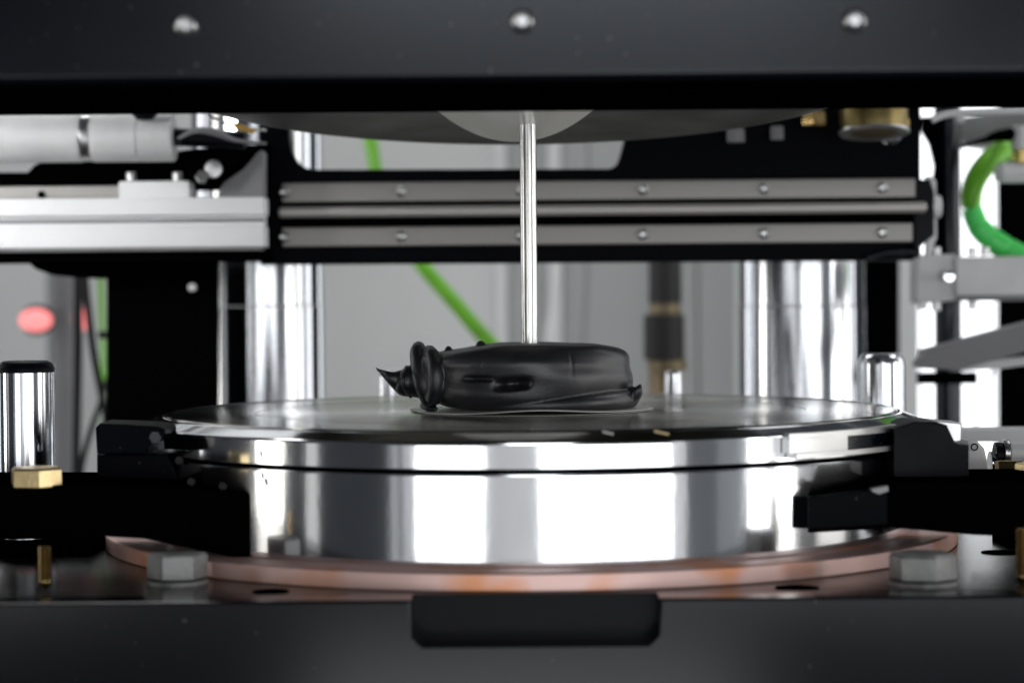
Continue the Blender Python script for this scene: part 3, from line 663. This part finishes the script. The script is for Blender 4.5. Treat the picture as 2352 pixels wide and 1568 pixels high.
def puck():
    b = NB(); z0 = 5.4; H = 25.6; NA, NT = 260, 90
    c0 = Vector((-.2, 0, z0))
    prof = []
    def sst(a, b_, x): t = max(0, min(1, (x - a) / (b_ - a))); return t * t * (3 - 2 * t)
    rings = []
    # (radius factor, height) profile with rounded shoulders
    P_ = [(0, 0), (20, 0), (33, .1), (37, .7), (39.6, 2.2), (41.2, 4.6), (42, 8), (42, 12), (41.8, 16), (42, 19), (41.6, 21.6), (40.2, 23.7), (37.8, 25.0), (34, 25.5), (20, 25.6), (0, 25.6)]
    pr = smoothpath([(r_, z, 0) for r_, z in P_], 6)
    def pos(a, r_, z):
        x = math.cos(a); y = math.sin(a)       # y<0 = front
        side = sst(.5, .95, r_ / 42)
        rr = r_ + side * (1.0 * math.sin(2 * a + .6) + .5 * math.sin(5 * a + 1 + z * .1) + .5 * math.sin(z * .42 + 2.4 * math.cos(a) + 1))
        X = rr * x
        # dents at the front: thin slit and oval pit (positions in mm from the photograph)
        if y < 0 and r_ > 36:
            zz_ = z + z0
            def dent(cx, cz, wx, wz, dep):
                return dep * math.exp(-(abs((X - cx) / wx)) ** 4 - (abs((zz_ - cz) / wz)) ** 4)
            rr -= dent(-20.5, 18.0, 5.2, .8, 2.6) + dent(-7.2, 16.0 + .05 * (X + 7), 6.0, 2.0, 7.0)
            rr -= .45 * math.exp(-((X - 17) / .35) ** 2) * sst(10, 16, z) * (1 - sst(21, 24, z))
            rr -= .25 * math.exp(-((X + 20) / .3) ** 2) * sst(6, 12, z)
            # slumped shoulder: flat face leaning back towards the top
            rr -= 1.1 * sst(17 + 1.5 * math.sin(X * .09 + .6), 24, z) * (y * y)
        zt_ = z - sst(12, 25, z) * (2.6 * sst(-10, -42, X) + 1.8 * sst(24, 42, X) - .5 * sst(-30, -5, X) * (1 - sst(5, 20, X)))
        zt_ += (1 - sst(0, 8, z)) * (.5 * math.sin(X * .09))
        n_ = noise.noise(Vector((rr * x * .06, rr * y * .06, z * .08))) * .45
        return c0 + Vector(((rr + side * n_) * x, (rr + side * n_) * y, zt_))
    for q in pr:
        if q[0] < .01: rings.append([b.verts.new(pos(0, 0, q[1]))])
        else: rings.append([b.verts.new(pos(2 * PI * i / NA, q[0], q[1])) for i in range(NA)])
    for A, B in zip(rings, rings[1:]):
        for i in range(NA):
            j = (i + 1) % NA
            if len(A) == 1: b.faces.new((A[0], B[i], B[j]))
            elif len(B) == 1: b.faces.new((A[i], B[0], A[j]))
            else: b.faces.new((A[i], B[i], B[j], A[j]))
    # squeezed-out lip round the lower right
    lip = []
    for k_, a in enumerate(range(-112, 74, 8)):
        t = k_ / 16; rad_ = 38.9 + 4.6 * (max(0, t - .15) ** 1.6 if t < 1 else max(0, .77 - (t - 1) * 4)); A = R(a)
        lip.append((rad_ * math.cos(A), rad_ * math.sin(A) * .97, 6.6 + 2.2 * min(1, t), (1.6 + 2.7 * math.sin(PI * min(1, max(0, t)) ** .8 * .62)) * (1 if t < 1.15 else .5)))
    tube(b, lip, 20, 4)
    ptube(b, [(1392, 906, 900, 10), (1425, 905, 895, 17), (1456, 904, 888, 18), (1468, 892, 886, 9), (1470, 884, 888, 4)], 18, 6)
    # folded ridges on the left
    ptube(b, [(962, 797, 897, 15), (960, 810, 891, 19), (966, 840, 886, 23), (976, 880, 884, 26), (984, 910, 884, 22), (989, 932, 884, 15), (996, 938, 882, 9)], 24, 8)
    ptube(b, [(986, 806, 890, 15), (994, 820, 882, 18), (1002, 850, 877, 20), (1002, 890, 877, 21), (994, 920, 880, 18)], 24, 8)
    ptube(b, [(988, 828, 905, 26), (992, 860, 903, 36), (994, 890, 903, 30)], 20, 6)
    ptube(b, [(974, 806, 896, 12), (978, 830, 890, 22), (984, 870, 888, 28), (990, 905, 886, 24)], 20, 6)
    ptube(b, [(970, 930, 886, 8), (985, 938, 882, 7), (1006, 939, 880, 4)], 14, 5)
    # cone with curled tip
    ptube(b, [(985, 870, 895, 44), (955, 874, 895, 40), (938, 876, 895, 35), (926, 876, 894, 33), (914, 873, 894, 25), (900, 868, 893, 16), (886, 860, 893, 9.5), (875, 853, 892, 5.2), (867, 848, 892, 3), (862, 842, 892, 1.6)], 24, 8)
    ptube(b, [(934, 842, 893, 5), (925, 862, 880, 5), (930, 892, 880, 5), (944, 912, 890, 4)], 12, 6)
    bmesh.ops.create_uvsphere(b, u_segments=32, v_segments=20, radius=1, matrix=Matrix.Translation(at(986, 866, 885)) @ Matrix.Diagonal((5.0, 6, 10.5, 1)))
    for x, y, r_ in ((1030, 803, 9), (1104, 794, 12)):
        p = at(x, y, 893); bmesh.ops.create_uvsphere(b, u_segments=14, v_segments=10, radius=r_ * sc(893), matrix=Matrix.Translation(p))
    o = obj('vinyl_puck', b, 'vinyl_black', base=(0, 0, z0))
    rm = o.modifiers.new('r', 'REMESH'); rm.mode = 'VOXEL'; rm.voxel_size = .00042; rm.use_smooth_shade = True
    sm = o.modifiers.new('s', 'SMOOTH'); sm.iterations = 7; sm.factor = .5
    tag(o, 'soft black vinyl puck with folded edge and curled spike, speared by the pin', 'vinyl puck')
puck()

# metal and vinyl crumbs on the pressing face
crumbs = [(1519, 996, 14, 'bright golden flake lying on the mold in front of the puck at the right', 'gold_zinc'), (1396, 996, 10, 'dull grey flake lying on the mold right of the pin reflection', 'steel')]
for x, y, r_, lb, m_ in crumbs:
    v = CROT @ Vector(((x - 1176) / FPX, -(y - 784) / FPX, -1)); t = (3.6 - CAM.z) / v.z; p = CAM + v * t
    b = NB(); vs = box(b, p + Vector((-r_ * .16, -1.5, 0)), p + Vector((r_ * .16, 1.5, .7)), .15)
    bmesh.ops.rotate(b, verts=b.verts, cent=p, matrix=Matrix.Rotation(.25, 3, 'Y') @ Matrix.Rotation(.4, 3, 'Z'))
    tag(obj('metal_flake', b, m_), lb, 'flake')
